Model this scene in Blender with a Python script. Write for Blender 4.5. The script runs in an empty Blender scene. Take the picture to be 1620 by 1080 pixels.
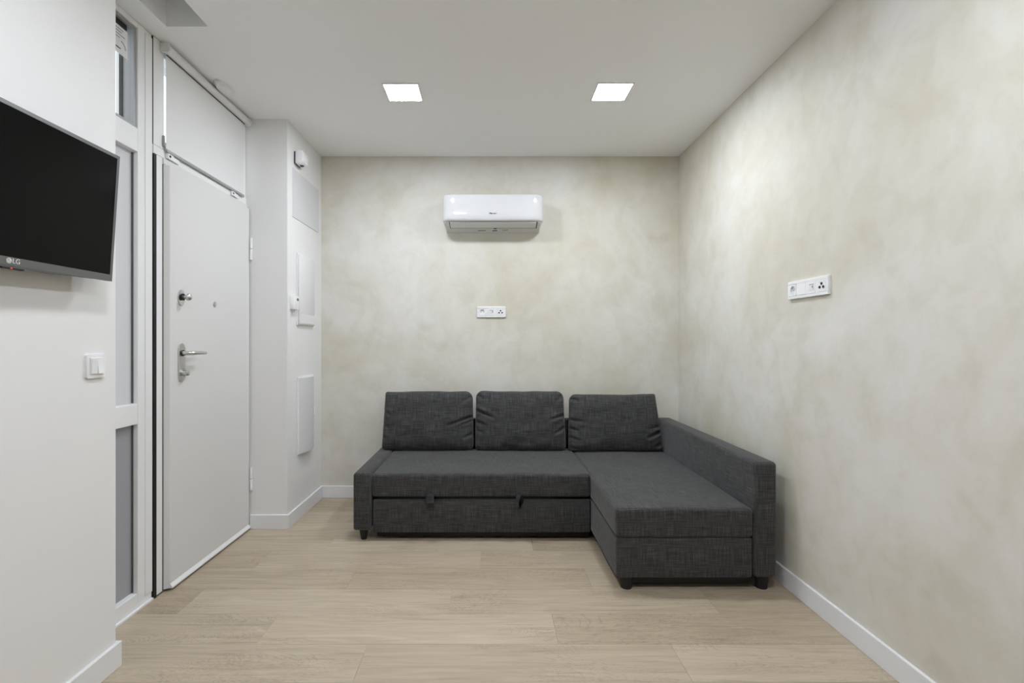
import bpy, bmesh, math, random
from mathutils import Vector, Matrix, Euler, noise
random.seed(7)
R = math.radians
sc = bpy.context.scene
col = sc.collection

# ---------------------------------------------------------------- camera
cam_d = bpy.data.cameras.new('camera')
cam = bpy.data.objects.new('camera', cam_d); col.objects.link(cam)
cam.location = (0, 0, 1.198); cam.rotation_euler = (R(90), 0, 0)
cam_d.sensor_fit = 'HORIZONTAL'; cam_d.sensor_width = 36
cam_d.lens = 36 * 800 / 1620
cam_d.shift_x = 34 / 1620; cam_d.shift_y = 1 / 1620
cam_d.clip_start = 0.02
sc.camera = cam

# ---------------------------------------------------------------- world, exposure
w = bpy.data.worlds.new('world'); sc.world = w; w.use_nodes = True
bg = w.node_tree.nodes['Background']
bg.inputs[0].default_value = (0.93, 0.96, 1.0, 1); bg.inputs[1].default_value = 2.2
sc.view_settings.view_transform = 'Standard'
try: sc.view_settings.look = 'None'
except Exception: pass
sc.view_settings.gamma = 1; sc.view_settings.use_curve_mapping = False
sc.view_settings.exposure = 0.0
LAMP = 146.0         # radiance of the square ceiling panels
sc.cycles.max_bounces = 10; sc.cycles.diffuse_bounces = 8

# ---------------------------------------------------------------- materials
def mat(name, color, rough=0.5, metal=0.0, **kw):
    m = bpy.data.materials.new(name); m.use_nodes = True
    b = m.node_tree.nodes['Principled BSDF']
    b.inputs['Base Color'].default_value = (*color, 1)
    b.inputs['Roughness'].default_value = rough; b.inputs['Metallic'].default_value = metal
    for k, v in kw.items():
        b.inputs[k.replace('_', ' ')].default_value = v
    return m
def N(m, t, **kw):
    n = m.node_tree.nodes.new(t)
    for k, v in kw.items(): setattr(n, k, v)
    return n
def L(m, a, b): m.node_tree.links.new(a, b)
def bsdf(m): return m.node_tree.nodes['Principled BSDF']
def mapping(m, scale, src='Object', loc=(0, 0, 0)):
    tc = N(m, 'ShaderNodeTexCoord'); mp = N(m, 'ShaderNodeMapping')
    mp.inputs['Scale'].default_value = scale; mp.inputs['Location'].default_value = loc
    L(m, tc.outputs[src], mp.inputs[0]); return mp.outputs[0]
def ntex(m, vec, scale, detail=4, rough=0.55, dist=0.0):
    n = N(m, 'ShaderNodeTexNoise'); n.inputs['Scale'].default_value = scale
    n.inputs['Detail'].default_value = detail; n.inputs['Roughness'].default_value = rough
    n.inputs['Distortion'].default_value = dist
    L(m, vec, n.inputs['Vector']); return n.outputs['Fac']
def ramp(m, fac, stops, interp='LINEAR'):
    r = N(m, 'ShaderNodeValToRGB'); e = r.color_ramp.elements; r.color_ramp.interpolation = interp
    while len(e) < len(stops): e.new(0.5)
    for i, (p, c) in enumerate(stops):
        e[i].position = p; e[i].color = (*c, 1) if len(c) == 3 else c
    L(m, fac, r.inputs[0]); return r.outputs[0]
def mix(m, a, b, fac, mode='MIX'):
    x = N(m, 'ShaderNodeMix', data_type='RGBA', blend_type=mode)
    for s, v in ((x.inputs[0], fac), (x.inputs[6], a), (x.inputs[7], b)):
        if isinstance(v, (int, float)): s.default_value = v
        elif isinstance(v, tuple): s.default_value = (*v, 1)
        else: L(m, v, s)
    return x.outputs[2]
def bump(m, h, strength, dist=0.002):
    b = N(m, 'ShaderNodeBump'); b.inputs['Strength'].default_value = strength
    b.inputs['Distance'].default_value = dist
    L(m, h, b.inputs['Height']); L(m, b.outputs[0], bsdf(m).inputs['Normal'])

def paint(name, c, rough=0.6):
    m = mat(name, c, rough); v = mapping(m, (1, 1, 1))
    n = ntex(m, v, 180, 3); bump(m, n, 0.06, 0.0008); return m
M = {}
M["wall"] = paint("white_wall_paint", (0.79, 0.785, 0.78))
M['ceil'] = paint('ceiling_paint', (0.88, 0.885, 0.885), 0.8)
M['trim'] = paint('white_lacquer', (0.77, 0.775, 0.785), 0.35)
M['door'] = paint('door_lacquer', (0.68, 0.675, 0.665), 0.4)
M['frame'] = paint('frame_lacquer', (0.79, 0.79, 0.79), 0.35)
M['plastic'] = mat('white_plastic', (0.83, 0.83, 0.84), 0.3)
M['plastic_b'] = mat('white_plastic_warm', (0.76, 0.76, 0.76), 0.35)
M['gloss'] = mat('gloss_white_plastic', (0.66, 0.66, 0.67), 0.10, Coat_Weight=0.3)
M['grey_pl'] = mat('pale_grey_plastic', (0.70, 0.71, 0.70), 0.4)
M['panel'] = mat('pale_grey_panel', (0.66, 0.66, 0.67), 0.5)
M['black'] = mat('black_rubber', (0.008, 0.008, 0.008), 0.6)
M['blackpl'] = mat('black_plastic', (0.006, 0.006, 0.006), 0.55)
M['steel'] = mat('brushed_steel', (0.62, 0.62, 0.61), 0.28, 1.0)
M['alu'] = mat('grey_aluminium', (0.34, 0.34, 0.345), 0.5, 0.2)
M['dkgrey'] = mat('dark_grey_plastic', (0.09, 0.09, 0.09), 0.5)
M['midgrey'] = mat('mid_grey_print', (0.30, 0.30, 0.30), 0.6)
M['paper'] = mat('label_paper', (0.80, 0.80, 0.80), 0.7)
M['bezel'] = mat('bezel_metal', (0.17, 0.17, 0.17), 0.35, 0.6)
M['screen'] = mat('screen_glass', (0.0065, 0.0065, 0.0065), 0.08, Specular_IOR_Level=0.08)
M['silver'] = mat('silver_print', (0.8, 0.8, 0.8), 0.3, 0.3)
M['pave'] = paint('outdoor_pavement', (0.35, 0.35, 0.35), 0.9)
m = mat('standby_led', (0.5, 0.02, 0.02), 0.4); bsdf(m).inputs['Emission Color'].default_value = (1, 0.08, 0.06, 1)
bsdf(m).inputs['Emission Strength'].default_value = 1.2; M['led'] = m
m = mat('light_panel', (1, 1, 1), 0.5); bsdf(m).inputs['Emission Color'].default_value = (0.93, 0.985, 1.07, 1)
bsdf(m).inputs['Emission Strength'].default_value = LAMP; M['lamp'] = m
# blind fabric
m = mat('blind_fabric', (0.74, 0.74, 0.735), 0.9); v = mapping(m, (1, 1, 1)); bump(m, ntex(m, v, 700, 2), 0.1, 0.0005); M['blind'] = m
# clear glass
m = bpy.data.materials.new('clear_glass'); m.use_nodes = True
nt = m.node_tree; nt.nodes.remove(bsdf(m))
tr = N(m, 'ShaderNodeBsdfTransparent'); tr.inputs[0].default_value = (0.93, 0.95, 0.95, 1)
gl = N(m, 'ShaderNodeBsdfGlossy'); gl.inputs['Roughness'].default_value = 0.03
mx = N(m, 'ShaderNodeMixShader'); mx.inputs[0].default_value = 0.07; L(m, tr.outputs[0], mx.inputs[1]); L(m, gl.outputs[0], mx.inputs[2])
L(m, mx.outputs[0], nt.nodes['Material Output'].inputs[0]); M['glass'] = m
# frosted glass
def frosted(name, c, t):
    m = mat(name, c, 0.3)
    tl = N(m, 'ShaderNodeBsdfTranslucent'); tl.inputs[0].default_value = t
    mx = N(m, 'ShaderNodeMixShader'); mx.inputs[0].default_value = 0.45
    L(m, bsdf(m).outputs[0], mx.inputs[1]); L(m, tl.outputs[0], mx.inputs[2])
    L(m, mx.outputs[0], m.node_tree.nodes['Material Output'].inputs[0]); return m
M['frost'] = frosted('frosted_glass', (0.66, 0.66, 0.66), (0.72, 0.72, 0.73, 1))
M['frost_dk'] = frosted('grey_frosted_glass', (0.40, 0.40, 0.41), (0.50, 0.50, 0.52, 1))

# trowelled plaster
m = mat('trowelled_plaster', (0.7, 0.69, 0.65), 0.62)
v = mapping(m, (1, 1, 1))
big = ntex(m, mapping(m, (1, 1, 1), loc=(2.0, 1.6, 0.4)), 1.35, 5, 0.6, 0.5)
v2 = mapping(m, (1, 1, 0.8), loc=(3.1, 7.7, 1.3))
mid = ntex(m, v2, 3.2, 6, 0.62, 0.9)
v3 = mapping(m, (1, 1, 1), loc=(11.0, 2.0, 5.0))
sm = ntex(m, v3, 7.0, 5, 0.6, 0.6)
c = ramp(m, big, [(0.34, (0.615, 0.592, 0.495)), (0.50, (0.668, 0.650, 0.588)), (0.64, (0.720, 0.706, 0.672))])
c2 = ramp(m, mid, [(0.30, (0.925, 0.918, 0.88)), (0.47, (0.98, 0.975, 0.965)), (0.60, (1.0, 1.0, 1.0)), (0.72, (1.0, 0.975, 0.965))])
c = mix(m, c, c2, 1.0, 'MULTIPLY')
c3 = ramp(m, sm, [(0.34, (0.93, 0.925, 0.89)), (0.55, (1, 1, 1)), (0.70, (1.0, 0.985, 0.975))])
c = mix(m, c, c3, 0.8, 'MULTIPLY')
L(m, c, bsdf(m).inputs['Base Color'])
bump(m, mid, 0.12, 0.004)
M['plaster'] = m

# oak planks
m = mat('oak_plank', (0.4, 0.32, 0.24), 0.42)
oi = N(m, 'ShaderNodeObjectInfo')
tc = N(m, 'ShaderNodeTexCoord')
cmb = N(m, 'ShaderNodeCombineXYZ')
ml = N(m, 'ShaderNodeMath', operation='MULTIPLY'); ml.inputs[1].default_value = 37.0
L(m, oi.outputs['Random'], ml.inputs[0])
for i in range(3): L(m, ml.outputs[0], cmb.inputs[i])
va = N(m, 'ShaderNodeVectorMath', operation='ADD'); L(m, tc.outputs['Object'], va.inputs[0]); L(m, cmb.outputs[0], va.inputs[1])
def pm(scale):
    mp = N(m, 'ShaderNodeMapping'); mp.inputs['Scale'].default_value = scale; L(m, va.outputs[0], mp.inputs[0]); return mp.outputs[0]
g1 = ntex(m, pm((0.9, 7, 1)), 2.2, 6, 0.62, 1.6)
g2 = ntex(m, pm((0.75, 24, 1)), 3.0, 5, 0.65, 0.5)
g3 = ntex(m, pm((3, 150, 1)), 3.0, 3, 0.6)
knot = ntex(m, pm((1.1, 3.4, 1)), 1.7, 4, 0.55, 2.6)
base = ramp(m, g1, [(0.30, (0.410, 0.338, 0.248)), (0.50, (0.468, 0.391, 0.294)), (0.70, (0.520, 0.441, 0.338))])
gr = ramp(m, g2, [(0.28, (0.72, 0.695, 0.66)), (0.44, (0.97, 0.965, 0.96)), (0.62, (1.03, 1.03, 1.03))])
base = mix(m, base, gr, 0.85, 'MULTIPLY')
gf = ramp(m, g3, [(0.35, (0.91, 0.90, 0.89)), (0.6, (1.03, 1.03, 1.03))])
base = mix(m, base, gf, 0.8, 'MULTIPLY')
# contour lines of a slow field make the cathedral figure
sn = N(m, 'ShaderNodeMath', operation='MULTIPLY'); sn.inputs[1].default_value = 95.0; L(m, knot, sn.inputs[0])
sn2 = N(m, 'ShaderNodeMath', operation='SINE'); L(m, sn.outputs[0], sn2.inputs[0])
fig = ramp(m, sn2.outputs[0], [(0.0, (1, 1, 1)), (0.55, (1, 1, 1)), (1.0, (0.80, 0.785, 0.765))])
msk = ramp(m, ntex(m, pm((0.8, 2.2, 1)), 2.3, 2, 0.5), [(0.46, (0, 0, 0)), (0.56, (1, 1, 1))])
fg = mix(m, (1.0, 1.0, 1.0), fig, msk)
base = mix(m, base, fg, 0.95, 'MULTIPLY')
tint = ramp(m, oi.outputs['Random'], [(0.0, (0.86, 0.835, 0.80)), (0.35, (0.96, 0.955, 0.94)), (0.7, (1.02, 1.02, 1.01)), (1.0, (1.10, 1.10, 1.09))])
base = mix(m, base, tint, 1.0, 'MULTIPLY')
L(m, base, bsdf(m).inputs['Base Color'])
bump(m, g2, 0.08, 0.001)
M['oak'] = m
M['underlay'] = mat('floor_underlay', (0.22, 0.18, 0.135), 0.8)

# slub weave upholstery
m = mat('charcoal_slub_fabric', (0.06, 0.06, 0.06), 0.95)
a = ntex(m, mapping(m, (9, 230, 1), 'UV'), 1.0, 3, 0.7)
b_ = ntex(m, mapping(m, (230, 9, 1), 'UV', (5, 3, 0)), 1.0, 3, 0.7)
wv = ntex(m, mapping(m, (700, 700, 1), 'UV'), 1.0, 1)
ca = ramp(m, a, [(0.30, (0.55, 0.55, 0.55)), (0.5, (0.95, 0.95, 0.95)), (0.70, (1.55, 1.55, 1.55))])
cb = ramp(m, b_, [(0.30, (0.55, 0.55, 0.55)), (0.5, (0.95, 0.95, 0.95)), (0.70, (1.55, 1.55, 1.55))])
c = mix(m, (0.059, 0.0585, 0.058), ca, 1.0, 'MULTIPLY'); c = mix(m, c, cb, 1.0, 'MULTIPLY')
L(m, c, bsdf(m).inputs['Base Color'])
bsdf(m).inputs['Sheen Weight'].default_value = 0.22; bsdf(m).inputs['Sheen Roughness'].default_value = 0.4
bsdf(m).inputs['Specular IOR Level'].default_value = 0.15
hb = mix(m, a, b_, 0.5); hb = mix(m, hb, wv, 0.35)
bump(m, hb, 0.5, 0.0012)
M['fabric'] = m

# ---------------------------------------------------------------- mesh helpers
def newbm(): return bmesh.new()
def box(bm, x0, x1, y0, y1, z0, z1, bev=0.0, seg=2):
    r = bmesh.ops.create_cube(bm, size=1.0)
    vs = r['verts']
    for v in vs:
        v.co = Vector(((x0 + x1) / 2 + v.co.x * (x1 - x0), (y0 + y1) / 2 + v.co.y * (y1 - y0), (z0 + z1) / 2 + v.co.z * (z1 - z0)))
    if bev > 0:
        es = list({e for v in vs for e in v.link_edges})
        bmesh.ops.bevel(bm, geom=es, offset=bev, segments=seg, profile=0.5, affect='EDGES')
    return bm
def B(*a, **k): return box(newbm(), *a, **k)
def cyl(bm, p, q, r1, r2=None, seg=24, cap=True):
    p, q = Vector(p), Vector(q); r2 = r1 if r2 is None else r2
    d = (q - p); ln = d.length
    rot = d.to_track_quat('Z', 'Y').to_matrix().to_4x4()
    bmesh.ops.create_cone(bm, cap_ends=cap, segments=seg, radius1=r1, radius2=r2, depth=ln,
                          matrix=Matrix.Translation((p + q) / 2) @ rot)
    return bm
def prism(bm, pts, axis, a, b):
    """extrude a 2-D outline between a and b along an axis; pts are the two other coordinates in xyz order"""
    def mk(p, t):
        c = list(p); c.insert(axis, t); return Vector(c)
    A = [bm.verts.new(mk(p, a)) for p in pts]; Bv = [bm.verts.new(mk(p, b)) for p in pts]
    n = len(pts)
    bm.faces.new(A); bm.faces.new(Bv[::-1])
    for i in range(n): bm.faces.new((A[i], A[(i + 1) % n], Bv[(i + 1) % n], Bv[i]))
    bmesh.ops.recalc_face_normals(bm, faces=bm.faces[:])
    return bm
def rrect(cx, cz, w_, h_, r, seg=6):
    pts = []
    for sx, sz, a0 in ((1, 1, 0), (-1, 1, 90), (-1, -1, 180), (1, -1, 270)):
        for i in range(seg + 1):
            a = R(a0 + 90 * i / seg)
            pts.append((cx + sx * (w_ / 2 - r) + r * math.cos(a), cz + sz * (h_ / 2 - r) + r * math.sin(a)))
    return pts
def sphere(bm, c, rx, ry, rz, u=20, v_=12):
    bmesh.ops.create_uvsphere(bm, u_segments=u, v_segments=v_, radius=1.0, matrix=Matrix.Translation(c) @ Matrix.Diagonal((rx, ry, rz, 1)))
    return bm
def ring_plate(bm, x0, x1, z0, z1, y, cx, cz, r, depth, seg=24):
    """flat square plate in the plane y with a round cup of given depth sunk towards +y"""
    ang = [2 * math.pi * i / seg for i in range(seg)]
    outer = []
    for a in ang:
        dx, dz = math.cos(a), math.sin(a); t = 1e9
        if dx > 1e-6: t = min(t, (x1 - cx) / dx)
        if dx < -1e-6: t = min(t, (x0 - cx) / dx)
        if dz > 1e-6: t = min(t, (z1 - cz) / dz)
        if dz < -1e-6: t = min(t, (z0 - cz) / dz)
        outer.append(bm.verts.new((cx + dx * t, y, cz + dz * t)))
    inn = [bm.verts.new((cx + r * math.cos(a), y, cz + r * math.sin(a))) for a in ang]
    bot = [bm.verts.new((cx + r * math.cos(a), y + depth, cz + r * math.sin(a))) for a in ang]
    for i in range(seg):
        j = (i + 1) % seg
        bm.faces.new((outer[i], outer[j], inn[j], inn[i])); bm.faces.new((inn[i], inn[j], bot[j], bot[i]))
    bm.faces.new(bot)
    bmesh.ops.recalc_face_normals(bm, faces=bm.faces[:])
    return bm
def uvbox(me):
    uv = me.uv_layers.new(name='UVMap')
    for p in me.polygons:
        n = p.normal; ax = max(range(3), key=lambda i: abs(n[i]))
        for li in p.loop_indices:
            c = me.vertices[me.loops[li].vertex_index].co
            uv.data[li].uv = ((c.y + 3, c.z) if ax == 0 else (c.x, c.z + 7) if ax == 1 else (c.x, c.y + 11))
def obj(name, bm, m, parent=None, smooth=False, uv=False):
    me = bpy.data.meshes.new(name); bm.to_mesh(me); bm.free()
    if isinstance(m, (list, tuple)):
        for q in m: me.materials.append(q)
    else: me.materials.append(m)
    if smooth:
        for p in me.polygons: p.use_smooth = True
        if smooth != 'all':
            try: me.set_sharp_from_angle(angle=R(smooth if isinstance(smooth, (int, float)) and smooth is not True else 35))
            except Exception: pass
    if uv: uvbox(me)
    o = bpy.data.objects.new(name, me); col.objects.link(o)
    if parent is not None: o.parent = parent
    return o
def tag(o, label=None, cat=None, group=None, kind=None):
    for k, v in (('label', label), ('category', cat), ('group', group), ('kind', kind)):
        if v: o[k] = v
    return o
def thing(name, loc, rot=(0, 0, 0), label=None, cat=None, group=None, kind=None):
    o = bpy.data.objects.new(name, None); col.objects.link(o); o.empty_display_size = 0.1
    o.location = loc; o.rotation_euler = rot
    return tag(o, label, cat, group, kind)
def struct(name, bm, m, label=None, smooth=False):
    return tag(obj(name, bm, m, smooth=smooth), label, None, None, 'structure')
def text_mesh(name, s, size, m, parent, loc, rot=(R(90), 0, 0), extrude=0.0004, width=None, offset=0.0):
    cu = bpy.data.curves.new(name + '_curve', 'FONT'); cu.body = s; cu.size = size; cu.extrude = extrude
    cu.align_x = 'CENTER'; cu.align_y = 'CENTER'; cu.offset = offset
    t = bpy.data.objects.new('tmp', cu); col.objects.link(t)
    bpy.context.view_layer.update()
    me = bpy.data.meshes.new_from_object(t.evaluated_get(bpy.context.evaluated_depsgraph_get()))
    bpy.data.objects.remove(t); bpy.data.curves.remove(cu)
    if width:
        xs = [v.co.x for v in me.vertices]; f = width / (max(xs) - min(xs))
        for v in me.vertices: v.co.x *= f; v.co.y *= f
    rm = Euler(rot).to_matrix().to_4x4()
    for v in me.vertices: v.co = Vector(loc) + (rm @ v.co)
    me.name = name; me.materials.clear(); me.materials.append(m)
    o = bpy.data.objects.new(name, me); col.objects.link(o); o.parent = parent
    return o

# ---------------------------------------------------------------- room numbers
XR, YB, H = 1.451, 3.90, 2.630
XN = -1.382      # wall that carries the television
YN = 1.864       # where that wall ends
XC, YC = -1.306, 3.25   # column beside the door
XF = -1.577      # face of the door and window frames
YF = -2.40       # wall behind the camera
XO = -1.90

# floor and planks
floor = struct('floor', B(XF - 0.105, XR + 0.15, YF - 0.1, YB + 0.1, -0.12, -0.006), M['underlay'], 'pale oak plank floor')
PW, PL = 0.2245, 1.20
joints = {0: -0.4865, 1: -0.9306, 2: -0.1855, 3: -0.704, 4: -1.253, 5: 0.247, 6: -0.42, 7: -0.95, 8: -0.1}
y_first = 2.006 - PW      # row 0 starts here
r0 = int(math.floor((YF - y_first) / PW)); r1 = int(math.ceil((YB - y_first) / PW))
rnd = random.Random(3)
for r in range(r0, r1):
    ya, yb = y_first + r * PW, y_first + (r + 1) * PW
    j = joints.get(r, rnd.uniform(-1, 0.2))
    x = j
    while x > XF - 0.105: x -= PL
    while x < XR + 0.1:
        a, b = max(x, XF - 0.10), min(x + PL, XR + 0.1)
        yy0, yy1 = max(ya, YF - 0.05), min(yb, YB + 0.05)
        x += PL
        if b - a < 0.02 or yy1 - yy0 < 0.02: continue
        if a < XF - 0.1 and yy1 < YN: a = max(a, XN - 0.1)
        if b - a < 0.02: continue
        bm = newbm(); g = 0.0004
        cx, cy = (a + b) / 2, (yy0 + yy1) / 2
        box(bm, a + g - cx, b - g - cx, yy0 + g - cy, yy1 - g - cy, -0.0055, 0.0)
        o = obj('plank', bm, M['oak'], floor); o.location = (cx, cy, 0)

# ceiling with the raised shaft by the window
hx0, hx1, hy0, hy1 = -1.472, -1.283, 0.9, 2.296
bm = newbm()
box(bm, XF - 0.105, hx0, YF - 0.1, YB + 0.1, H, H + 0.42)
box(bm, hx1, XR + 0.1, YF - 0.1, YB + 0.1, H, H + 0.42)
box(bm, hx0, hx1, hy1, YB + 0.1, H, H + 0.42)
box(bm, hx0, hx1, YF - 0.1, hy0, H, H + 0.42)
box(bm, XF - 0.105, XR + 0.1, YF - 0.1, YB + 0.1, H + 0.42, H + 0.46)
struct('ceiling', bm, M['ceil'], 'white ceiling with a raised slot beside the window')

struct('wall_back', B(XC - 0.6, XR + 0.1, YB, YB + 0.1, -0.1, H), M['plaster'], 'back wall in mottled beige trowelled plaster')
struct('wall_right', B(XR, XR + 0.1, YF - 0.1, YB, -0.1, H), M['plaster'], 'right wall in mottled beige trowelled plaster')
struct('wall_left', B(XF - 0.105, XN, YF - 0.1, YN, -0.1, H), M['wall'], 'white left wall carrying the television')
struct('wall_column', B(XF - 0.105, XC, YC, YB, -0.1, H), M['wall'], 'white column wall between the door and the back wall')
struct('wall_front', B(XN, XR, YF - 0.1, YF, -0.1, H), M['wall'])

# baseboards
BH, BT = 0.092, 0.014
def bb(name, bm, label): return struct(name, bm, M['trim'], label)
def bbox(bm, *a): return box(bm, *a, bev=0.002, seg=1)
bb('baseboard_back', bbox(newbm(), XC + BT, XR - BT, YB - BT, YB, 0, BH), 'white baseboard along the back wall')
bb('baseboard_right', bbox(newbm(), XR - BT, XR, YF, YB, 0, BH), 'white baseboard along the right wall')
bm = newbm(); bbox(bm, XN, XN + BT, YF, YN + BT, 0, BH); bbox(bm, XF - 0.0, XN - 0.0001, YN, YN + BT, 0, BH)
bb('baseboard_left', bm, 'white baseboard under the television wall')
bm = newbm(); bbox(bm, XC, XC + BT, YC - BT, YB, 0, BH); bbox(bm, -1.543, XC - 0.0001, YC - BT, YC, 0, BH)
bb('baseboard_column', bm, 'white baseboard around the column beside the door')

# outdoors
struct('ground_outside', B(-6, XO + 0.1, -3, 7, -0.2, -0.1), M['pave'])

# ---------------------------------------------------------------- side window
win = thing('window_1', (XF, YN, 0), label='tall narrow side window with two frosted panes below a clear one', kind='structure')
def W(name, x0, x1, y0, y1, z0, z1, m, bev=0.003, parent=None, label=None):
    return tag(obj(name, box(newbm(), x0 - XF, x1 - XF, y0 - YN, y1 - YN, z0, z1, bev=bev), m, parent or win), label)
YL0, YL1, YS0, YS1 = 1.866, 1.935, 2.262, 2.354
W('stile', XF - 0.10, XF, YL0, YL1, 0, H - 0.002, M['frame'])
W('stile', XF - 0.10, XF, YS0, YS1, 0, H - 0.002, M['frame'])
W('stile_trim', XF, XF + 0.003, YS0 + 0.045, YS1, 0.04, H - 0.02, M['frame'], 0.0025)
for z0, z1 in ((0.0, 0.0765), (0.831, 0.924), (2.048, 2.154), (2.602, H - 0.002)):
    W('rail', XF - 0.10, XF - 0.0005, YL1, YS0, z0, z1, M['frame'])
W('sill', XF, XF + 0.012, YL0 + BT + 0.001, YS1 - 0.002, 0.0, 0.012, M['frame'], 0.002)
for z0, z1 in ((0.0765, 0.831), (0.924, 2.048)):
    W('frosted_pane', XF - 0.034, XF - 0.028, YL1 + 0.001, YS0 - 0.001, z0 + 0.001, z1 - 0.001, M['frost'] if z0 > 0.5 else M['frost_dk'], 0, label='pale frosted glass pane' if z0 > 0.5 else 'greyer frosted glass pane')
    W('seal', XF - 0.028, XF - 0.020, YS0 - 0.004, YS0 - 0.0005, z0 + 0.002, z1 - 0.002, M['dkgrey'], 0)
# aluminium sash of the clear pane
bm = newbm(); x0, x1 = XF - 0.075 - XF, -0.008
ya, yb, za, zb = YL1 - YN + 0.001, YS0 - YN - 0.001, 2.155, 2.601; t = 0.014
box(bm, x0, x1, ya, ya + t, za, zb); box(bm, x0, x1, yb - t, yb, za, zb)
box(bm, x0, x1, ya + t, yb - t, za, za + t); box(bm, x0, x1, ya + t, yb - t, zb - t, zb)
obj('sash', bm, M['alu'], win)
bm = newbm(); box(bm, x0 + 0.006, x0 + 0.018, yb - t - 0.006, yb - t, za + t, zb - t)
obj('gasket', bm, M['black'], win)
W('clear_pane', XF - 0.026, XF - 0.022, YL1 + 0.015, YS0 - 0.015, 2.169, 2.587, M['glass'], 0, label='clear glass pane')
# printed label stuck on the pane
lx = XF - 0.0215
st = W('energy_label', lx, lx + 0.0006, 2.09, 2.226, 2.440, 2.560, M['paper'], 0, label='white printed sticker on the clear pane')
W('label_header', lx, lx + 0.0007, 2.09, 2.222, 2.562, 2.590, M['blackpl'], 0, st)
for i, (ya, yb, z) in enumerate(((2.10, 2.20, 2.545), (2.12, 2.19, 2.533), (2.10, 2.21, 2.520), (2.11, 2.18, 2.508))):
    W('print_line', lx + 0.0006, lx + 0.0009, ya, yb, z, z + 0.004, M['midgrey'], 0, st)
W('print_mark', lx + 0.0006, lx + 0.0009, 2.15, 2.185, 2.462, 2.467, M['blackpl'], 0, st)
bm = newbm()
for i in range(10):
    a0, a1 = R(8 * i * 1.1), R(8 * (i + 1) * 1.1)
    c, s = math.cos, math.sin; yy, zz = 2.186, 2.472
    pts = [(yy + 0.030 * c(a0) - YN, zz + 0.030 * s(a0)), (yy + 0.030 * c(a1) - YN, zz + 0.030 * s(a1)),
           (yy + 0.024 * c(a1) - YN, zz + 0.024 * s(a1)), (yy + 0.024 * c(a0) - YN, zz + 0.024 * s(a0))]
    prism(bm, pts, 0, lx - XF + 0.0006, lx - XF + 0.0009)
obj('print_arc', bm, M['midgrey'], st)

# ---------------------------------------------------------------- door
D0 = 2.425
door = thing('door_1', (XF, D0, 0), label='white flush entrance door with steel lever and deadbolt', kind='structure')
def Dr(name, x0, x1, y0, y1, z0, z1, m, bev=0.002, parent=None, label=None):
    return tag(obj(name, box(newbm(), x0 - XF, x1 - XF, y0 - D0, y1 - D0, z0, z1, bev=bev), m, parent or door), label)
Dr('jamb', XF - 0.10, XF + 0.008, 2.3765, 2.4185, 0.008, 2.079, M['frame'])
Dr('jamb', XF - 0.10, XF + 0.002, 3.240, YC - 0.001, 0.0, 2.079, M['frame'])
Dr('header', XF - 0.10, XF + 0.008, 2.356, YC - 0.001, 2.080, 2.121, M['frame'])
Dr('header_trim', XF - 0.10, XF + 0.014, 2.4205, YC - 0.001, 2.052, 2.0795, M['door'])
Dr('seal', XF - 0.10, XF + 0.0075, 2.3585, 2.3763, 0.0, 2.079, M['black'], 0, label='black rubber seal in the gap beside the door')
Dr('seal', XF - 0.09, XF + 0.0078, 2.4187, 2.4247, 0.010, 2.050, M['black'], 0)
XD = -1.545
bm = newbm(); prism(bm, [(-0.055, 0.0), (0.009, 0.0), (XD - XF - 0.002, 0.014), (XD - XF, 0.018), (XD - XF, 3.236 - D0), (-0.055, 3.236 - D0)], 2, 0.012, 2.050)
leaf = obj('door_leaf', bm, M['door'], door)
bm = newbm(); prism(bm, [(XD - XF + 0.0002, 0.012), (XD - XF + 0.012, 0.012), (XD - XF + 0.012, 0.018), (XD - XF + 0.0002, 0.034)], 1, 0.012, 3.232 - D0)
obj('bottom_strip', bm, M['frame'], door)
Dr('threshold', XF - 0.1, XF + 0.006, 2.386, YC - 0.001, 0.0, 0.007, M['dkgrey'], 0)
for za, zb in ((1.725, 1.866), (0.250, 0.395)):
    bm = newbm(); zm = (za + zb) / 2
    for a, b in ((za, zm - 0.002), (zm + 0.002, zb)): cyl(bm, (XD - XF + 0.010, 3.2405 - D0, a), (XD - XF + 0.010, 3.2405 - D0, b), 0.009, seg=16)
    obj('hinge', bm, M['frame'], door, True)
# hardware, built in the plane of the leaf: x right = +Y, -y outward = +X
def rotZ(bm, cy, cz):
    """local wall frame (x right, -y out, z up) -> door frame"""
    for v in bm.verts:
        x, y, z = v.co; v.co = Vector((XD - XF - y, cy - D0 + x, cz + z))
    return bm
bm = newbm(); n = 32
prism(bm, [(0.026 * math.cos(2 * math.pi * i / n), 0.040 * math.sin(2 * math.pi * i / n) if True else 0) for i in range(n)], 1, -0.006, 0.0)
bolt = obj('deadbolt', rotZ(bm, 2.522, 1.420), M['steel'], door, True)
bm = newbm(); cyl(bm, (0, -0.006, 0), (0, -0.014, 0), 0.017, seg=24); obj('collar', rotZ(bm, 2.522, 1.423), M['blackpl'], bolt, True)
bm = newbm(); cyl(bm, (0, -0.014, 0), (0, -0.03, 0), 0.008, seg=16); sphere(bm, (0, -0.040, 0), 0.019, 0.014, 0.019)
obj('knob', rotZ(bm, 2.522, 1.423), M['steel'], bolt, True)
bm = newbm(); cyl(bm, (0, 0, 0), (0, -0.006, 0), 0.015, 0.013, 20); cyl(bm, (0, -0.006, 0), (0, -0.0065, 0), 0.007, seg=16)
obj('peephole', rotZ(bm, 2.832, 1.410), M['steel'], door, True)
bm = newbm(); prism(bm, rrect(0, 0, 0.052, 0.192, 0.0255, 8), 1, -0.007, 0.0)
hp = obj('handle_plate', rotZ(bm, 2.524, 1.097), M['steel'], door, True)
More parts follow.
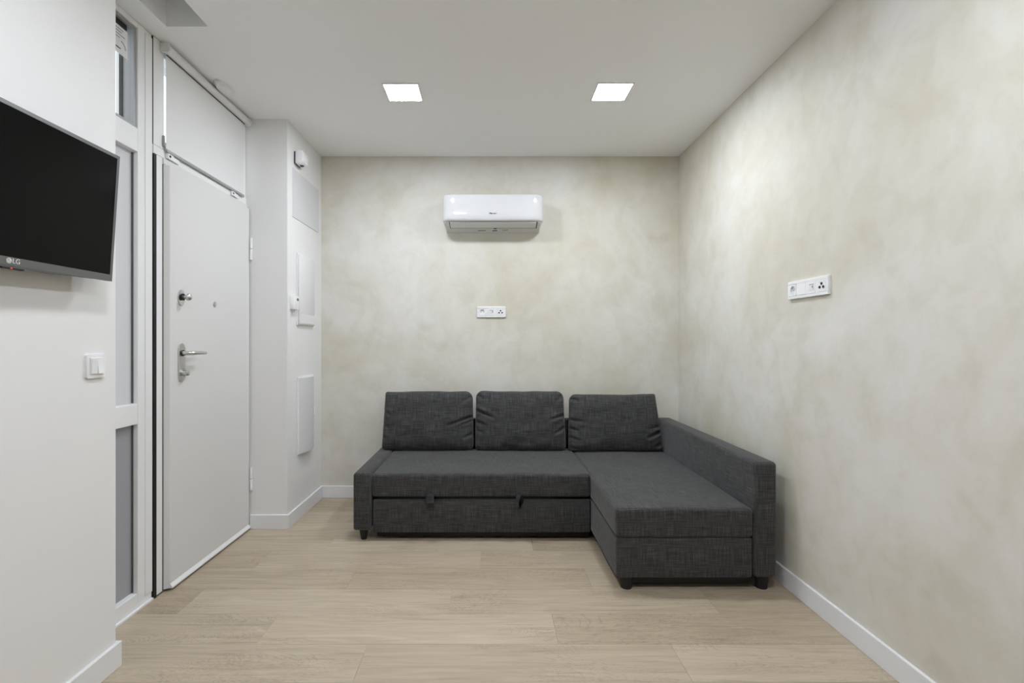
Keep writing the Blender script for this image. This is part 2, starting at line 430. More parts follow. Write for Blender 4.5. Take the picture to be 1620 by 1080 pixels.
# lever: tapered bent bar
def tube(bm, path, seg=14):
    rings = []
    for i, (p, r) in enumerate(path):
        p = Vector(p); a = Vector(path[max(i - 1, 0)][0]); b = Vector(path[min(i + 1, len(path) - 1)][0])
        d = (b - a).normalized(); up = Vector((0, 0, 1)); s = d.cross(up).normalized(); t_ = s.cross(d)
        rings.append([bm.verts.new(p + r * (math.cos(2 * math.pi * k / seg) * s + math.sin(2 * math.pi * k / seg) * t_)) for k in range(seg)])
    for i in range(len(rings) - 1):
        for k in range(seg):
            bm.faces.new((rings[i][k], rings[i][(k + 1) % seg], rings[i + 1][(k + 1) % seg], rings[i + 1][k]))
    bm.faces.new(rings[0]); bm.faces.new(rings[-1])
    bmesh.ops.recalc_face_normals(bm, faces=bm.faces[:]); return bm
bm = newbm()
tube(bm, [((0, -0.007, 0), 0.011), ((0, -0.030, 0), 0.010), ((0.003, -0.042, 0), 0.0105), ((0.012, -0.051, 0), 0.0105), ((0.03, -0.054, 0), 0.010),
          ((0.07, -0.055, 0.0), 0.0095), ((0.11, -0.054, -0.002), 0.0088), ((0.128, -0.052, -0.002), 0.0078), ((0.131, -0.051, -0.002), 0.004)])
obj('lever', rotZ(bm, 2.524, 1.143), M['steel'], hp, True)
bm = newbm(); cyl(bm, (0, -0.007, 0), (0, -0.012, 0), 0.0155, seg=24); obj('collar', rotZ(bm, 2.524, 1.143), M['blackpl'], hp, True)
bm = newbm(); cyl(bm, (0, -0.007, 0), (0, -0.030, 0), 0.015, seg=20); box(bm, -0.016, 0.016, -0.036, -0.028, -0.014, 0.012, bev=0.003)
obj('thumb_turn', rotZ(bm, 2.524, 1.045), M['steel'], hp, True)

# transom above the door
tw = thing('window_2', (XF, 2.36, 2.122), label='transom window above the entrance door, behind a blind', kind='structure')
def T(name, x0, x1, y0, y1, z0, z1, m, bev=0.002):
    return obj(name, box(newbm(), x0 - XF, x1 - XF, y0 - 2.36, y1 - 2.36, z0 - 2.122, z1 - 2.122, bev=bev), m, tw)
T('stile', XF - 0.10, XF + 0.004, 2.3605, 2.436, 2.124, H - 0.002, M['frame'])
T('stile', XF - 0.10, XF + 0.004, 3.205, YC - 0.001, 2.124, H - 0.002, M['frame'])
T('rail', XF - 0.10, XF + 0.003, 2.4365, 3.2045, 2.124, 2.165, M['frame'])
T('rail', XF - 0.10, XF + 0.003, 2.4365, 3.2045, 2.565, H - 0.002, M['frame'])
T('pane', XF - 0.05, XF - 0.044, 2.4365, 3.204, 2.166, 2.564, M['glass'], 0)
T('seal', XF - 0.09, XF + 0.003, 2.3546, 2.3602, 2.124, H - 0.004, M['black'], 0)

# ---------------------------------------------------------------- roller blind over the transom
rb = thing('roller_blind', (XF, 2.43, 2.10), label='white roller blind drawn down over the transom above the door', cat='blind')
o0 = Vector((XF, 2.43, 2.10))
def rel(bm, o=o0):
    for v in bm.verts: v.co -= o
    return bm
def dprof(cx, cz, r, seg=10):
    pts = [(cx - r, cz + r), (cx - r, cz - r * 0.55)]
    for i in range(seg + 1):
        a = R(200 + 160 * i / seg); pts.append((cx + r * math.cos(a), cz + r * math.sin(a)))
    for i in range(seg + 1):
        a = R(0 + 90 * i / seg); pts.append((cx + r * math.cos(a) * 0.98, cz + r * math.sin(a)))
    return pts
CX, CZ = -1.5495, 2.6005
bm = newbm(); cyl(bm, (CX, 2.414, CZ), (CX, 3.222, CZ), 0.0215, seg=32); obj('cassette', rel(bm), M['plastic_b'], rb, True)
bm = newbm(); prism(bm, rrect(CX, CZ, 0.046, 0.046, 0.012, 6), 1, 2.404, 2.4138); obj('end_cap', rel(bm), M['grey_pl'], rb, True)
bm = newbm(); prism(bm, rrect(CX, CZ, 0.046, 0.046, 0.018, 6), 1, 3.2222, 3.232); obj('end_cap', rel(bm), M['plastic_b'], rb, True)
obj('fabric', rel(B(-1.5606, -1.5594, 2.431, 3.196, 2.128, 2.583)), M['blind'], rb)
obj('cassette_shadow_strip', rel(B(-1.5585, -1.5535, 2.431, 3.20, 2.5755, 2.5785)), M['dkgrey'], rb)  # thin dark strip painting the contact shadow between tube and fabric
obj('bottom_bar', rel(B(-1.5655, -1.5545, 2.431, 3.196, 2.112, 2.1275, bev=0.003)), M['alu'], rb, True)
obj('side_guide', rel(B(-1.571, -1.563, 2.4215, 2.4300, 2.137, 2.188, bev=0.001)), M['midgrey'], rb)
for ya, yb in ((2.440, 2.530), (3.045, 3.125)):
    ym = (ya + yb) / 2
    bm = newbm(); box(bm, -1.5685, -1.553, ya, ym - 0.002, 2.083, 2.110, bev=0.003); box(bm, -1.5685, -1.556, ym, yb, 2.083, 2.106, bev=0.003)
    cl = obj('clip', rel(bm), M['plastic'], rb)
    bm = newbm(); cyl(bm, (-1.5528, ya + 0.012, 2.097), (-1.5515, ya + 0.012, 2.097), 0.006, seg=14); obj('screw', rel(bm), M['black'], cl)

# rounded fitting on the ceiling against the blind
bm = newbm(); n = 28
top, low, low2 = [], [], []
for i in range(n):
    a = 2 * math.pi * i / n
    ca, sa = math.cos(a), math.sin(a)
    top.append(bm.verts.new((0.034 * ca, 0.092 * sa, 0))); low.append(bm.verts.new((0.034 * ca, 0.092 * sa, -0.012))); low2.append(bm.verts.new((0.026 * ca, 0.078 * sa, -0.024)))
for i in range(n):
    j = (i + 1) % n
    bm.faces.new((top[i], top[j], low[j], low[i])); bm.faces.new((low[i], low[j], low2[j], low2[i]))
bm.faces.new(low2); bm.faces.new(top); bmesh.ops.recalc_face_normals(bm, faces=bm.faces[:])
o = obj('ceiling_fitting', bm, M['plastic'], None, True); o.location = (-1.4935, 2.845, H)
tag(o, 'small white rounded fitting on the ceiling against the blind tube', 'fitting')

# ---------------------------------------------------------------- ceiling lights
def light(cx, cy, label, group=None):
    t = thing('ceiling_light', (cx, cy, H), label=label, cat='ceiling light', group=group)
    s = 0.094; bm = newbm(); e = 0.103
    for a in ((-e, e, -e, -s), (-e, e, s, e), (-e, -s, -s, s), (s, e, -s, s)): box(bm, a[0], a[1], a[2], a[3], -0.004, 0.0)
    obj('rim', bm, M['plastic_b'], t)
    obj('diffuser', B(-s, s, -s, s, -0.0025, -0.0005), M['lamp'], t)
light(-0.5005, 2.900, 'square recessed ceiling light nearer the entrance door')
light(0.694, 2.894, 'square recessed ceiling light nearer the right wall')
for y, a in ((0.95, 'first'),):
    for x, b in ((-0.50, 'television wall'), (0.694, 'plaster wall')):
        light(x, y, 'square recessed ceiling light just out of frame, nearer the %s' % b, 'ceiling lights out of frame')

# ---------------------------------------------------------------- television
tv = thing('television', (-1.296, 1.385, 1.6235), (R(3.7), 0, R(90)), 'flat black television with grey bezel tilted down on the left wall', 'television')
TWd, THt = 0.730, 0.432; x0, x1, z0, z1 = -TWd / 2, TWd / 2, -THt / 2, THt / 2
obj('housing', B(x0 + 0.004, x1 - 0.004, 0.004, 0.026, z0 + 0.004, z1 - 0.004, bev=0.006), M['blackpl'], tv)
obj('back_bulge', B(x0 + 0.12, x1 - 0.12, 0.027, 0.052, z0 + 0.05, z1 - 0.10, bev=0.01), M['blackpl'], tv)
bm = newbm(); bt, bl = 0.011, 0.022
box(bm, x0, x0 + bt, 0, 0.0035, z0, z1); box(bm, x1 - bt, x1, 0, 0.0035, z0, z1)
box(bm, x0 + bt, x1 - bt, 0, 0.0035, z1 - bt, z1); box(bm, x0 + bt, x1 - bt, 0, 0.0035, z0, z0 + bl)
bz = obj('bezel', bm, M['bezel'], tv)
bm = newbm(); prism(bm, [(-0.30 + 0.06 * i, z0 - (0.006 * (1 - (abs(-0.30 + 0.06 * i) / 0.30) ** 2) + 0.0)) for i in range(11)] + [(0.36, z0), (-0.36, z0)], 1, -0.001, 0.012)
obj('chin', bm, M['dkgrey'], tv)
obj('screen', B(x0 + bt, x1 - bt, 0.0012, 0.0034, z0 + bl, z1 - bt), M['screen'], tv)
zc = z0 + bl / 2 + 0.001
lg = text_mesh('logo', 'LG', 0.020, M['silver'], bz, (0.011, -0.0004, zc), width=0.021)
bm = newbm(); cyl(bm, (-0.010, 0.0, zc), (-0.010, -0.0006, zc), 0.0075, seg=24); obj('logo_disc', bm, M['silver'], bz)
bm = newbm()
for a, b in ((100, 350),):
    for i in range(14):
        a0, a1 = R(a + (b - a) * i / 14), R(a + (b - a) * (i + 1) / 14)
        prism(bm, [(-0.010 + q * math.cos(t_), zc + q * math.sin(t_)) for q, t_ in ((0.0058, a0), (0.0058, a1), (0.0048, a1), (0.0048, a0))], 1, -0.0009, -0.0006)
box(bm, -0.0105, -0.0095, -0.0009, -0.0006, zc - 0.002, zc + 0.0045); box(bm, -0.0095, -0.0070, -0.0009, -0.0006, zc - 0.002, zc - 0.001)
box(bm, -0.0135, -0.012, -0.0009, -0.0006, zc + 0.001, zc + 0.0028)
obj('logo_face', bm, M['bezel'], bz)
obj('sensor', B(-0.03, 0.035, -0.0015, 0.010, z0 - 0.011, z0 - 0.0062, bev=0.001), M['blackpl'], tv)
obj('standby_light', B(-0.006, -0.001, -0.0022, -0.0015, z0 - 0.0095, z0 - 0.0068), M['led'], tv)
obj('wall_bracket', B(-0.10, 0.10, 0.0525, 0.078, -0.10, 0.06, bev=0.004), M['dkgrey'], tv)

# ---------------------------------------------------------------- light switch by the television
sw = thing('light_switch', (XN, 1.762, 1.115), (0, 0, R(90)), 'white double rocker light switch below the television', 'switch')
bm = newbm(); prism(bm, rrect(0, 0, 0.082, 0.082, 0.006, 4), 1, -0.009, 0); obj('plate', bm, M['plastic'], sw, True)
obj('inner_frame', B(-0.029, 0.029, -0.0115, -0.0092, -0.029, 0.029, bev=0.0008), M['plastic_b'], sw)
for k, (xa, xb) in enumerate(((-0.0265, -0.0005), (0.0005, 0.0265))):
    bm = newbm(); pr = ((-0.0118, -0.026), (-0.0140 - 0.004 * k, -0.026), (-0.0150, 0.0), (-0.0175 + 0.0035 * k, 0.026), (-0.0118, 0.026))
    prism(bm, pr, 0, xa, xb); obj('rocker', bm, M['plastic'], sw)

# ---------------------------------------------------------------- column fittings
def onC(name, y, z, label, cat): return thing(name, (XC, y, z), (0, 0, R(90)), label, cat)
# detector
t = onC('motion_detector', 3.405, 2.425, 'small white detector box high on the column wall under the ceiling', 'detector')
obj('back_plate', B(-0.048, 0.048, -0.010, 0.0, -0.040, 0.040, bev=0.002), M['dkgrey'], t)
bm = newbm(); prism(bm, [(-0.010, 0.048), (-0.010, -0.040), (-0.040, -0.040), (-0.060, -0.022), (-0.064, 0.015), (-0.058, 0.044), (-0.046, 0.05)], 0, -0.05, 0.05)
bmesh.ops.bevel(bm, geom=bm.edges[:], offset=0.006, segments=3, profile=0.5, affect='EDGES')
obj('body', bm, M['plastic'], t, True)
bm = newbm(); cyl(bm, (0.0, -0.036, -0.0402), (0.0, -0.036, -0.045), 0.014, 0.011, 16); obj('lens', bm, M['black'], t)
# flat panel
t = onC('access_panel', 3.583, 2.187, 'flat pale grey access panel below the detector on the column', 'panel')
bm = newbm(); prism(bm, rrect(0, 0, 0.500, 0.322, 0.003, 2), 1, -0.004, 0.0); obj('panel_plate', bm, M['panel'], t)
for sx in (-1, 1):
    for sz in (-1, 1): obj('screw', cyl(newbm(), (sx * 0.238, -0.004, sz * 0.15), (sx * 0.238, -0.0046, sz * 0.15), 0.003, seg=10), M['grey_pl'], t)
# consumer unit cover
t = onC('fuse_box', 3.555, 1.555, 'tall flat white fuse box cover at mid height on the column', 'fuse box')
obj('box_frame', B(-0.155, 0.155, -0.010, 0.0, -0.243, 0.243, bev=0.003), M['plastic_b'], t)
obj('cover', B(-0.148, 0.148, -0.020, -0.0102, -0.236, 0.236, bev=0.004), M['plastic_b'], t, True)
obj('lower_flap', B(-0.140, 0.140, -0.0215, -0.0202, -0.228, -0.165, bev=0.0005), M['plastic_b'], t)
# thermostat
t = onC('thermostat', 3.332, 1.457, 'small square white thermostat beside the tall fuse box cover', 'thermostat')
obj('case', B(-0.042, 0.042, -0.030, 0.0, -0.045, 0.045, bev=0.003), M['plastic'], t, True)
obj('display', B(0.0, 0.030, -0.031, -0.0302, 0.014, 0.030), M['dkgrey'], t)
obj('button', B(-0.022, -0.012, -0.0315, -0.0302, -0.022, -0.012, bev=0.0004), M['grey_pl'], t)
# lower curved cabinet
t = onC('distribution_box', 3.560, 0.697, 'white distribution box with bowed door low on the column', 'fuse box')
obj('box_frame', B(-0.150, 0.150, -0.008, 0.0, -0.264, 0.264, bev=0.003), M['plastic_b'], t)
bm = newbm(); k = 14
pts = [(-0.142 + 0.284 * i / k, -0.012 - 0.030 * (1 - (2 * i / k - 1) ** 2)) for i in range(k + 1)] + [(0.142, -0.0082), (-0.142, -0.0082)]
prism(bm, pts, 2, -0.256, 0.256); dd = obj('bowed_door', bm, M['panel'], t, 30)
obj('hinge_strip', B(-0.146, -0.1425, -0.013, -0.0082, -0.25, 0.25), M['plastic'], t)
obj('latch', B(0.120, 0.146, -0.030, -0.0175, -0.035, 0.035, bev=0.004), M['plastic'], t, True)

# ---------------------------------------------------------------- socket strips
def socket_strip(loc, rot, kinds, label, tall=0.083, pitch=0.0705):
    n = len(kinds); wd = pitch * n + 0.009
    t = thing('socket_strip', loc, rot, label, 'socket')
    hh = tall / 2; q = 0.0275
    cxs = [(-(n - 1) / 2 + i) * pitch for i in range(n)]
    bm = newbm()
    # frame as bars around the module openings
    box(bm, -wd / 2, wd / 2, -0.012, 0, q, hh, bev=0.0015, seg=1); box(bm, -wd / 2, wd / 2, -0.012, 0, -hh, -q, bev=0.0015, seg=1)
    xs = [-wd / 2] + [e for c in cxs for e in (c - q, c + q)] + [wd / 2]
    for i in range(0, len(xs), 2): box(bm, xs[i], xs[i + 1], -0.0118, 0, -q, q)
    obj('frame', bm, M['plastic'], t)
    for c, k in zip(cxs, kinds):
        a, b = c - q + 0.0005, c + q - 0.0005; z0, z1 = -q + 0.0005, q - 0.0005
        if k == 'power':
            bm = newbm(); ring_plate(bm, a, b, z0, z1, -0.0125, c, 0, 0.0205, 0.0115, 28)
            s = obj('power_outlet', bm, M['plastic'], t)
            for sx in (-1, 1): obj('pin_hole', cyl(newbm(), (c + sx * 0.0095, -0.0014, 0), (c + sx * 0.0095, -0.0009, 0), 0.0026, seg=10), M['black'], s)
            for sz in (-1, 1): obj('earth_clip', B(c - 0.002, c + 0.002, -0.010, -0.0012, sz * 0.0187 - 0.0012, sz * 0.0187 + 0.0012), M['steel'], s)
        elif k == 'blank':
            obj('blank_plate', B(a, b, -0.0128, -0.001, z0, z1, bev=0.001, seg=1), M['plastic'], t)
        elif k == 'data':
            s = obj('data_outlet', B(a, b, -0.0128, -0.001, z0, z1, bev=0.001, seg=1), M['plastic'], t)
            obj('shutter', B(c - 0.013, c + 0.015, -0.0142, -0.0129, -0.013, 0.010, bev=0.0004), M['plastic_b'], s)
            obj('slot', B(c - 0.014, c + 0.016, -0.0145, -0.0129, 0.0105, 0.014), M['midgrey'], s)
            bm = newbm(); cyl(bm, (c + 0.009, -0.0142, 0.001), (c + 0.009, -0.0147, 0.001), 0.005, seg=14); obj('port', bm, M['midgrey'], s)
        else:
            s = obj('antenna_outlet', B(a, b, -0.0128, -0.001, z0, z1, bev=0.001, seg=1), M['plastic'], t)
            for (dx, dz) in ((0, 0.009), (-0.012, -0.006), (0.012, -0.006)):
                bm = newbm(); cyl(bm, (c + dx, -0.0128, dz), (c + dx, -0.0155, dz), 0.0058, seg=16); obj('port', bm, M['black'], s)
            for sx in (-1, 1): obj('screw', cyl(newbm(), (c + sx * 0.017, -0.0128, 0.017), (c + sx * 0.017, -0.0135, 0.017), 0.003, seg=10), M['grey_pl'], s)
    return t
socket_strip((0.0068, YB, 1.430), (0, 0, 0), ('power', 'data', 'antenna'), 'white triple socket strip on the back wall above the sofa')
socket_strip((XR, 2.302, 1.444), (0, 0, R(-90)), ('power', 'blank', 'data', 'antenna'), 'white quadruple socket strip on the right wall above the armrest')

# ---------------------------------------------------------------- air conditioner
ac = thing('air_conditioner', (0.0185, YB, 2.037), label='glossy white split air conditioner high on the back wall', cat='air conditioner')
HW = 0.371
def plan(dep, hw, rad, seg=14):
    """outline from the wall round the front and back, x right, -y out; corners longer along x than y"""
    rx, ry = rad * 1.5, rad * 0.72
    pts = [(-hw, -0.0005)]
    for i in range(seg + 1):
        a = R(180 + 90 * i / seg); pts.append((-hw + rx + rx * math.cos(a), -dep + ry + ry * math.sin(a)))
    for i in range(seg + 1):
        a = R(270 + 90 * i / seg); pts.append((hw - rx + rx * math.cos(a), -dep + ry + ry * math.sin(a)))
    pts.append((hw, -0.0005)); return pts
levels = [(0.247, 0.178, HW - 0.012), (0.2455, 0.186, HW - 0.005), (0.240, 0.1915, HW - 0.0015), (0.225, 0.1945, HW), (0.19, 0.1970, HW), (0.155, 0.1985, HW),
          (0.12, 0.199, HW), (0.095, 0.1985, HW), (0.075, 0.1965, HW), (0.062, 0.193, HW - 0.001), (0.054, 0.188, HW - 0.002), (0.0515, 0.184, HW - 0.005)]
bm = newbm(); loops = []
for z, dep, hw in levels: loops.append([bm.verts.new((x, y, z)) for x, y in plan(dep, hw, 0.060)])
for A, Bq in zip(loops, loops[1:]):
    for i in range(len(A)):
        j = (i + 1) % len(A); bm.faces.new((A[i], A[j], Bq[j], Bq[i]))
bm.faces.new(loops[0]); bm.faces.new(loops[-1]); bmesh.ops.recalc_face_normals(bm, faces=bm.faces[:])
shell = obj('shell', bm, M['gloss'], ac, 40)
# lower body: sloping underside, narrower to the rear
bm = newbm()
lo = [(z_, d_, h_) for z_, d_, h_ in ((0.051, 0.180, HW - 0.010),)]
topl = [bm.verts.new((x, y, 0.0513)) for x, y in plan(0.180, HW - 0.010, 0.050)]
botl = []
for x, y in plan(0.180, HW - 0.018, 0.050):
    botl.append(bm.verts.new((x, y, 0.050 + (0.180 + y) / 0.180 * -0.050)))
for i in range(len(topl)):
    j = (i + 1) % len(topl); bm.faces.new((topl[i], topl[j], botl[j], botl[i]))
bm.faces.new(topl); bm.faces.new(botl); bmesh.ops.recalc_face_normals(bm, faces=bm.faces[:])
obj('lower_body', bm, M['grey_pl'], ac)
def under(y): return 0.050 + (0.180 + y) / 0.180 * -0.050
def slab(bm, xa, xb, ya, yb, t0, t1):
    vs = []
    for dz in (t0, t1):
        for (x, y) in ((xa, ya), (xb, ya), (xb, yb), (xa, yb)): vs.append(bm.verts.new((x, y, under(y) - dz)))
    for f in ((0, 1, 2, 3), (4, 5, 6, 7), (0, 1, 5, 4), (1, 2, 6, 5), (2, 3, 7, 6), (3, 0, 4, 7)): bm.faces.new([vs[i] for i in f])
    bmesh.ops.recalc_face_normals(bm, faces=bm.faces[:]); return bm
obj('outlet_gap', slab(newbm(), -0.324, 0.329, -0.173, -0.076, 0.0004, 0.0012), M['black'], ac)
obj('louver', slab(newbm(), -0.318, 0.321, -0.171, -0.091, 0.002, 0.006), M['grey_pl'], ac)
obj('indicator', slab(newbm(), 0.005, 0.028, -0.082, -0.070, 0.0005, 0.003), M['blackpl'], ac)
obj('indicator', slab(newbm(), -0.004, 0.032, -0.048, -0.036, 0.0005, 0.002), M['dkgrey'], ac)
obj('mark', slab(newbm(), -0.115, -0.055, -0.05, -0.036, 0.0005, 0.001), M['midgrey'], ac)
obj('mark', slab(newbm(), 0.070, 0.115, -0.056, -0.046, 0.0005, 0.001), M['midgrey'], ac)
obj('sticker', slab(newbm(), -0.31, -0.21, -0.074, -0.066, 0.0005, 0.001), M['paper'], ac)
text_mesh('brand_lettering', 'Hisense', 0.02, M['dkgrey'], ac, (0.0, -0.1992, 0.1035), width=0.056, offset=0.0006)

# ---------------------------------------------------------------- sofa
SX, SY = 0.28, 3.2
sofa = thing('corner_sofa', (SX, SY, 0), label='charcoal fabric corner sofa with right chaise and pull out drawer', cat='sofa')
def S(name, x0, x1, y0, y1, z0, z1, m=None, bev=0.02, seg=4, uv=True, label=None, warp=0.0):
    bm = B(x0 - SX, x1 - SX, y0 - SY, y1 - SY, z0, z1, bev=bev, seg=seg)
    return tag(obj(name, bm, m or M['fabric'], sofa, 50, uv), label)
def soft(name, x0, x1, y0, y1, z0, z1, bev, crown=0.01, nx=30, ny=24, seam=None):
    """upholstered block: beveled box with a slightly crowned top and soft irregular edges"""
    bm = B(x0 - SX, x1 - SX, y0 - SY, y1 - SY, z0, z1, bev=bev, seg=4)
    for ax, (a, b, n) in enumerate(((x0 - SX, x1 - SX, nx), (y0 - SY, y1 - SY, ny), (z0, z1, 4))):
        for i in range(1, n):
            p = Vector((0, 0, 0)); nn = Vector((0, 0, 0)); p[ax] = a + (b - a) * i / n; nn[ax] = 1
            if min(p[ax] - a, b - p[ax]) < bev * 1.2: continue
            bmesh.ops.bisect_plane(bm, geom=bm.verts[:] + bm.edges[:] + bm.faces[:], plane_co=p, plane_no=nn)
    for v in bm.verts:
        fx = (v.co.x + SX - x0) / (x1 - x0); fy = (v.co.y + SY - y0) / (y1 - y0); fz = (v.co.z - z0) / (z1 - z0)
        w_ = noise.noise(Vector((v.co.x * 5, v.co.y * 5, v.co.z * 5)) + Vector((x0 * 9, 3, 1)))
        if fz > 0.5: v.co.z += crown * max(0, 4 * fx * (1 - fx)) * max(0, 4 * fy * (1 - fy)) ** 0.7 + 0.003 * w_
        if fy < 0.15: v.co.y += 0.003 * w_
        if fx < 0.1 or fx > 0.9: v.co.x += 0.0015 * w_
    return obj(name, bm, M['fabric'], sofa, 'all', True)
YS, YCH, YBK = 3.040, 2.432, 3.884
S('low_armrest', -0.826, -0.718, YS - 0.005, YBK, 0.066, 0.410, bev=0.016)
soft('seat_cushion', -0.715, 0.6025, YS, 3.797, 0.265, 0.405, 0.018, 0.004)
S('drawer_front', -0.708, 0.602, YS + 0.004, YS + 0.034, 0.052, 0.247, bev=0.008)
S('sofa_base', -0.690, 0.600, YS + 0.036, 3.86, 0.016, 0.258, m=M['blackpl'], bev=0.004, seg=1, label='black underframe')
soft('chaise_cushion', 0.6045, 1.2655, YCH, 3.797, 0.2545, 0.398, 0.018, 0.010)
S('chaise_base', 0.606, 1.2615, YCH + 0.004, 3.797, 0.062, 0.253, bev=0.008)
S('chaise_underframe', 0.645, 1.262, YCH + 0.035, 3.70, 0.020, 0.0615, m=M['blackpl'], bev=0.002, seg=1, label='black underframe')
S('tall_armrest', 1.270, 1.379, YCH - 0.004, YBK, 0.064, 0.621, bev=0.020)
S('backrest', -0.716, 1.2685, 3.800, YBK, 0.10, 0.620, bev=0.02)
def leg(x, y, h, r0=0.020, r1=0.032):
    bm = newbm(); cyl(bm, (x - SX, y - SY, 0), (x - SX, y - SY, h), r0, r1, 20)
    obj('leg', bm, M['blackpl'], sofa, True)
leg(-0.772, 3.085, 0.0655, 0.017, 0.029); leg(-0.772, 3.82, 0.0655, 0.017, 0.029)
leg(0.665, 2.475, 0.0615, 0.026, 0.03); leg(1.325, 2.475, 0.0635, 0.026, 0.034); leg(1.325, 3.82, 0.0635, 0.026, 0.034); leg(0.66, 3.74, 0.0615, 0.026, 0.03)
for x in (-0.655, 0.575):
    bm = newbm(); cyl(bm, (x - SX - 0.008, YS + 0.075 - SY, 0.0205), (x - SX + 0.008, YS + 0.075 - SY, 0.0205), 0.020, seg=20)
    box(bm, x - SX - 0.012, x - SX + 0.012, YS + 0.045 - SY, YS + 0.0495 - SY, 0.022, 0.062)
    obj('caster', bm, M['dkgrey'], sofa, True)
# pull straps, loops of webbing hanging out of the gap
def strap(x, z, ang, hw):
    ctl = [(0.020, 0.0), (0.004, 0.004), (-0.008, 0.026), (-0.018, 0.036), (-0.034, 0.028), (-0.052, 0.002), (-0.046, -0.026), (-0.026, -0.036), (-0.010, -0.020), (0.002, -0.003), (0.020, -0.002)]
    P = [Vector((0, y, q)) for y, q in ctl]; path = []
    for i in range(len(P) - 1):
        p0, p1, p2, p3 = P[max(i - 1, 0)], P[i], P[i + 1], P[min(i + 2, len(P) - 1)]
        for k in range(4):
            t = k / 4
            path.append(0.5 * ((2 * p1) + (p2 - p0) * t + (2 * p0 - 5 * p1 + 4 * p2 - p3) * t * t + (3 * p1 - p0 - 3 * p2 + p3) * t ** 3))
    bm = newbm(); rows = []
    for p in path:
        w_ = min(1, max(0, -p.y / 0.012)); rm = Matrix.Rotation(ang * w_, 3, 'Z')
        row = []
        for e in (-1, 1):
            q = rm @ Vector((e * hw, p.y * 0.5, p.z)) + Vector((0, p.y * 0.5, 0))
            row.append(bm.verts.new((x - SX + q.x, YS - SY + q.y, z + q.z)))
        rows.append(row)
    for r_a, r_b in zip(rows, rows[1:]): bm.faces.new((r_a[0], r_a[1], r_b[1], r_b[0]))
    bmesh.ops.solidify(bm, geom=bm.faces[:], thickness=0.003)
    obj('pull_strap', bm, M['fabric'], sofa, 'all', True)
strap(-0.364, 0.262, R(14), 0.023)
strap(0.180, 0.250, R(-58), 0.018)

# back cushions
def cushion(name, cx, w_, h_, d, zbase, yfront, lean, creases, label, seed, top_l=0.0, top_r=0.0, rc=(0.05, 0.05), rot=0.0):
    nx, nz = 84, 54
    bm = newbm()
    def shape(u, v, side):
        # u,v in -1..1, outline slightly pinched; soft rounded corners
        hw, hh = w_ / 2, h_ / 2
        x, z = u * hw, v * hh
        # corner rounding
        r = (rc[0] if u < 0 else rc[1]) if v > 0 else 0.03
        ax, az = abs(x), abs(z)
        qx, qz = ax - (hw - r), az - (hh - r)
        if qx > 0 and qz > 0:
            mxq = max(qx, qz); ln = math.hypot(qx, qz); f = mxq / ln
            x = math.copysign((hw - r) + qx * f, x); z = math.copysign((hh - r) + qz * f, z)
        tt = (z + hh) / h_
        x += (top_l * tt * max(0, -u)) + (top_r * tt * max(0, u))
        z += -0.006 * (1 - u * u) * max(0, -v) * 0
        # boxy pillow thickness
        e = max(0.0, (1 - abs(u) ** 5)) * max(0.0, (1 - abs(v) ** 5))
        th = d / 2 * (0.12 + 0.88 * e ** 0.42) if e > 0 else d / 2 * 0.12
        th *= 0.88 + 0.12 * (1 - u * u) * (1 - v * v)
        th *= 1.0 - 0.12 * max(0, v)
        n1 = noise.noise(Vector((u * 2.2, v * 2.0, seed))) * 0.010 + noise.noise(Vector((u * 6, v * 5, seed + 9))) * 0.0035
        edge = (1 - u ** 8) * (1 - v ** 8)
        th += n1 * edge
        z += 0.006 * noise.noise(Vector((u * 2.5, seed, 0.3))) * max(0, v) ** 3
        if side < 0:
            for (ax0, az0, ax1, az1, dep, wid) in creases:
                p0, p1 = Vector((ax0 * hw, az0 * hh)), Vector((ax1 * hw, az1 * hh)); p = Vector((u * hw, v * hh))
                dv = p1 - p0; t = max(0, min(1, (p - p0).dot(dv) / dv.dot(dv)))
                dist = (p - (p0 + dv * t)).dot(Vector((-dv.y, dv.x)).normalized()); rr = (p - (p0 + dv * t)).length
                k = (1 - t) ** 0.7 if t > 0 else 1
                wid *= 0.85; th -= 1.5 * dep * k * math.exp(-(rr / wid) ** 2)
                th += dep * 0.55 * k * math.exp(-((rr - 2.0 * wid) / (1.5 * wid)) ** 2) * (1 if dist > 0 else 0.3) * min(1, edge * 3)
        return Vector((x, side * max(th, 0.004), z))
    grids = {}
    for side in (-1, 1):
        grids[side] = [[bm.verts.new(shape(2 * i / nx - 1, 2 * j / nz - 1, side)) for i in range(nx + 1)] for j in range(nz + 1)]
        G = grids[side]
        for j in range(nz):
            for i in range(nx):
                q = (G[j][i], G[j][i + 1], G[j + 1][i + 1], G[j + 1][i])
                bm.faces.new(q if side < 0 else q[::-1])
    F, K = grids[-1], grids[1]
    rim = [(0, i) for i in range(nx + 1)] + [(j, nx) for j in range(1, nz + 1)] + [(nz, i) for i in range(nx - 1, -1, -1)] + [(j, 0) for j in range(nz - 1, 0, -1)]
    for a, b in zip(rim, rim[1:] + rim[:1]):
        bm.faces.new((F[a[0]][a[1]], K[a[0]][a[1]], K[b[0]][b[1]], F[b[0]][b[1]]))
    bmesh.ops.recalc_face_normals(bm, faces=bm.faces[:])
    o = obj(name, bm, M['fabric'], None, 'all', True)
    o.rotation_euler = (-lean, rot, 0)
    o.location = (cx, yfront + d / 2 + math.sin(lean) * h_ / 2, zbase + h_ / 2)
    tag(o, label, 'cushion', 'loose back cushions on the sofa')
    return o
LEAN = R(6)
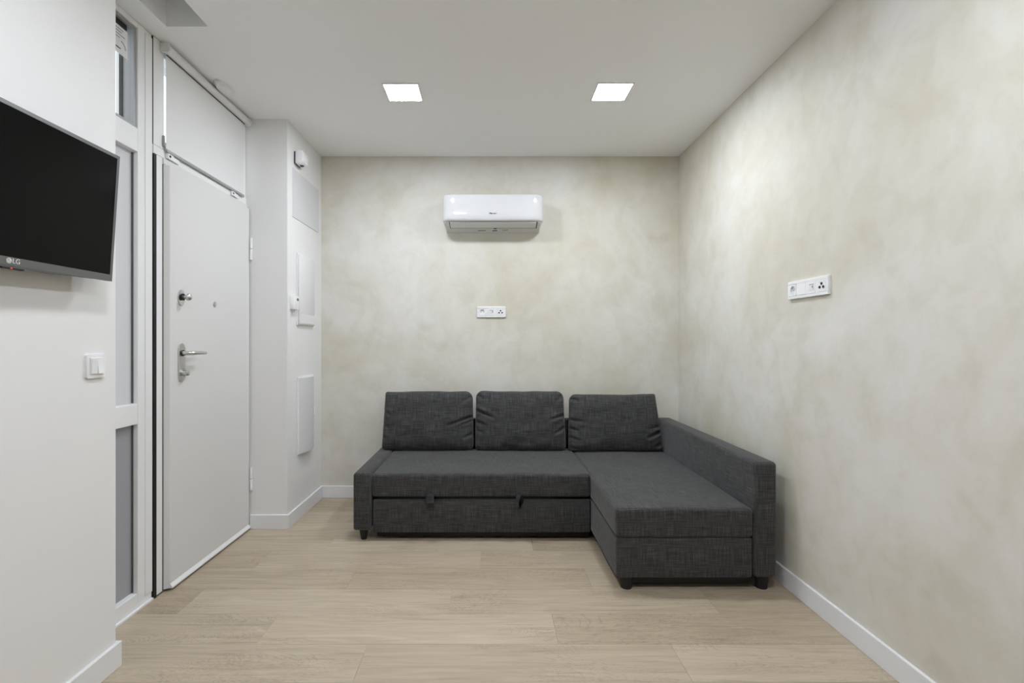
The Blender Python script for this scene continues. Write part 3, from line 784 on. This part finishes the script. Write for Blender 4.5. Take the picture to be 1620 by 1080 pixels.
cushion('back_cushion', -0.4595, 0.672, 0.423, 0.150, 0.410, 3.628, LEAN,
        [(1.0, 0.15, 0.42, -0.16, 0.022, 0.011), (1.0, 0.02, 0.72, -0.14, 0.014, 0.010), (1.0, -0.45, 0.75, -0.6, 0.012, 0.012), (-1, 0.32, -0.8, 0.2, 0.012, 0.012), (-1, -0.12, -0.84, -0.25, 0.012, 0.011), (-1, -0.55, -0.85, -0.62, 0.008, 0.012), (0.95, 0.8, 0.7, 0.55, 0.008, 0.015)],
        'charcoal back cushion at the left, over the low armrest', 1.3, top_l=0.020, top_r=-0.008, rc=(0.018, 0.055))
cushion('back_cushion', 0.2195, 0.662, 0.432, 0.150, 0.404, 3.628, LEAN,
        [(-1, 0.38, -0.55, 0.08, 0.020, 0.011), (-1, -0.02, -0.75, -0.14, 0.013, 0.011), (-1, -0.3, -0.8, -0.42, 0.008, 0.012), (1, 0.20, 0.62, 0.03, 0.020, 0.011), (1, -0.2, 0.72, -0.46, 0.018, 0.011), (-1, -0.9, -0.85, -0.96, 0.010, 0.012), (-0.96, 0.86, -0.8, 0.7, 0.010, 0.014), (0.96, 0.84, 0.78, 0.6, 0.010, 0.016), (-0.1, -1.0, -0.45, -0.8, 0.014, 0.02)],
        'charcoal back cushion in the middle of the three', 4.1, top_l=0.004, top_r=-0.012, rc=(0.05, 0.055))
cushion('back_cushion', 0.9170, 0.694, 0.415, 0.150, 0.398, 3.628, LEAN,
        [(1, -0.28, 0.62, -0.54, 0.024, 0.012), (1, -0.12, 0.62, -0.22, 0.010, 0.012), (-1, -0.16, -0.8, -0.3, 0.016, 0.010), (-1, -0.48, -0.76, -0.62, 0.016, 0.010), (-1, 0.12, -0.6, 0.0, 0.010, 0.013), (-1, -0.85, -0.75, -0.92, 0.012, 0.010), (1, -0.7, 0.8, -0.85, 0.012, 0.016), (-0.98, 0.85, -0.78, 0.75, 0.012, 0.014)],
        'charcoal back cushion on the chaise beside the tall armrest', 8.7, top_l=0.012, top_r=-0.048, rc=(0.05, 0.012))
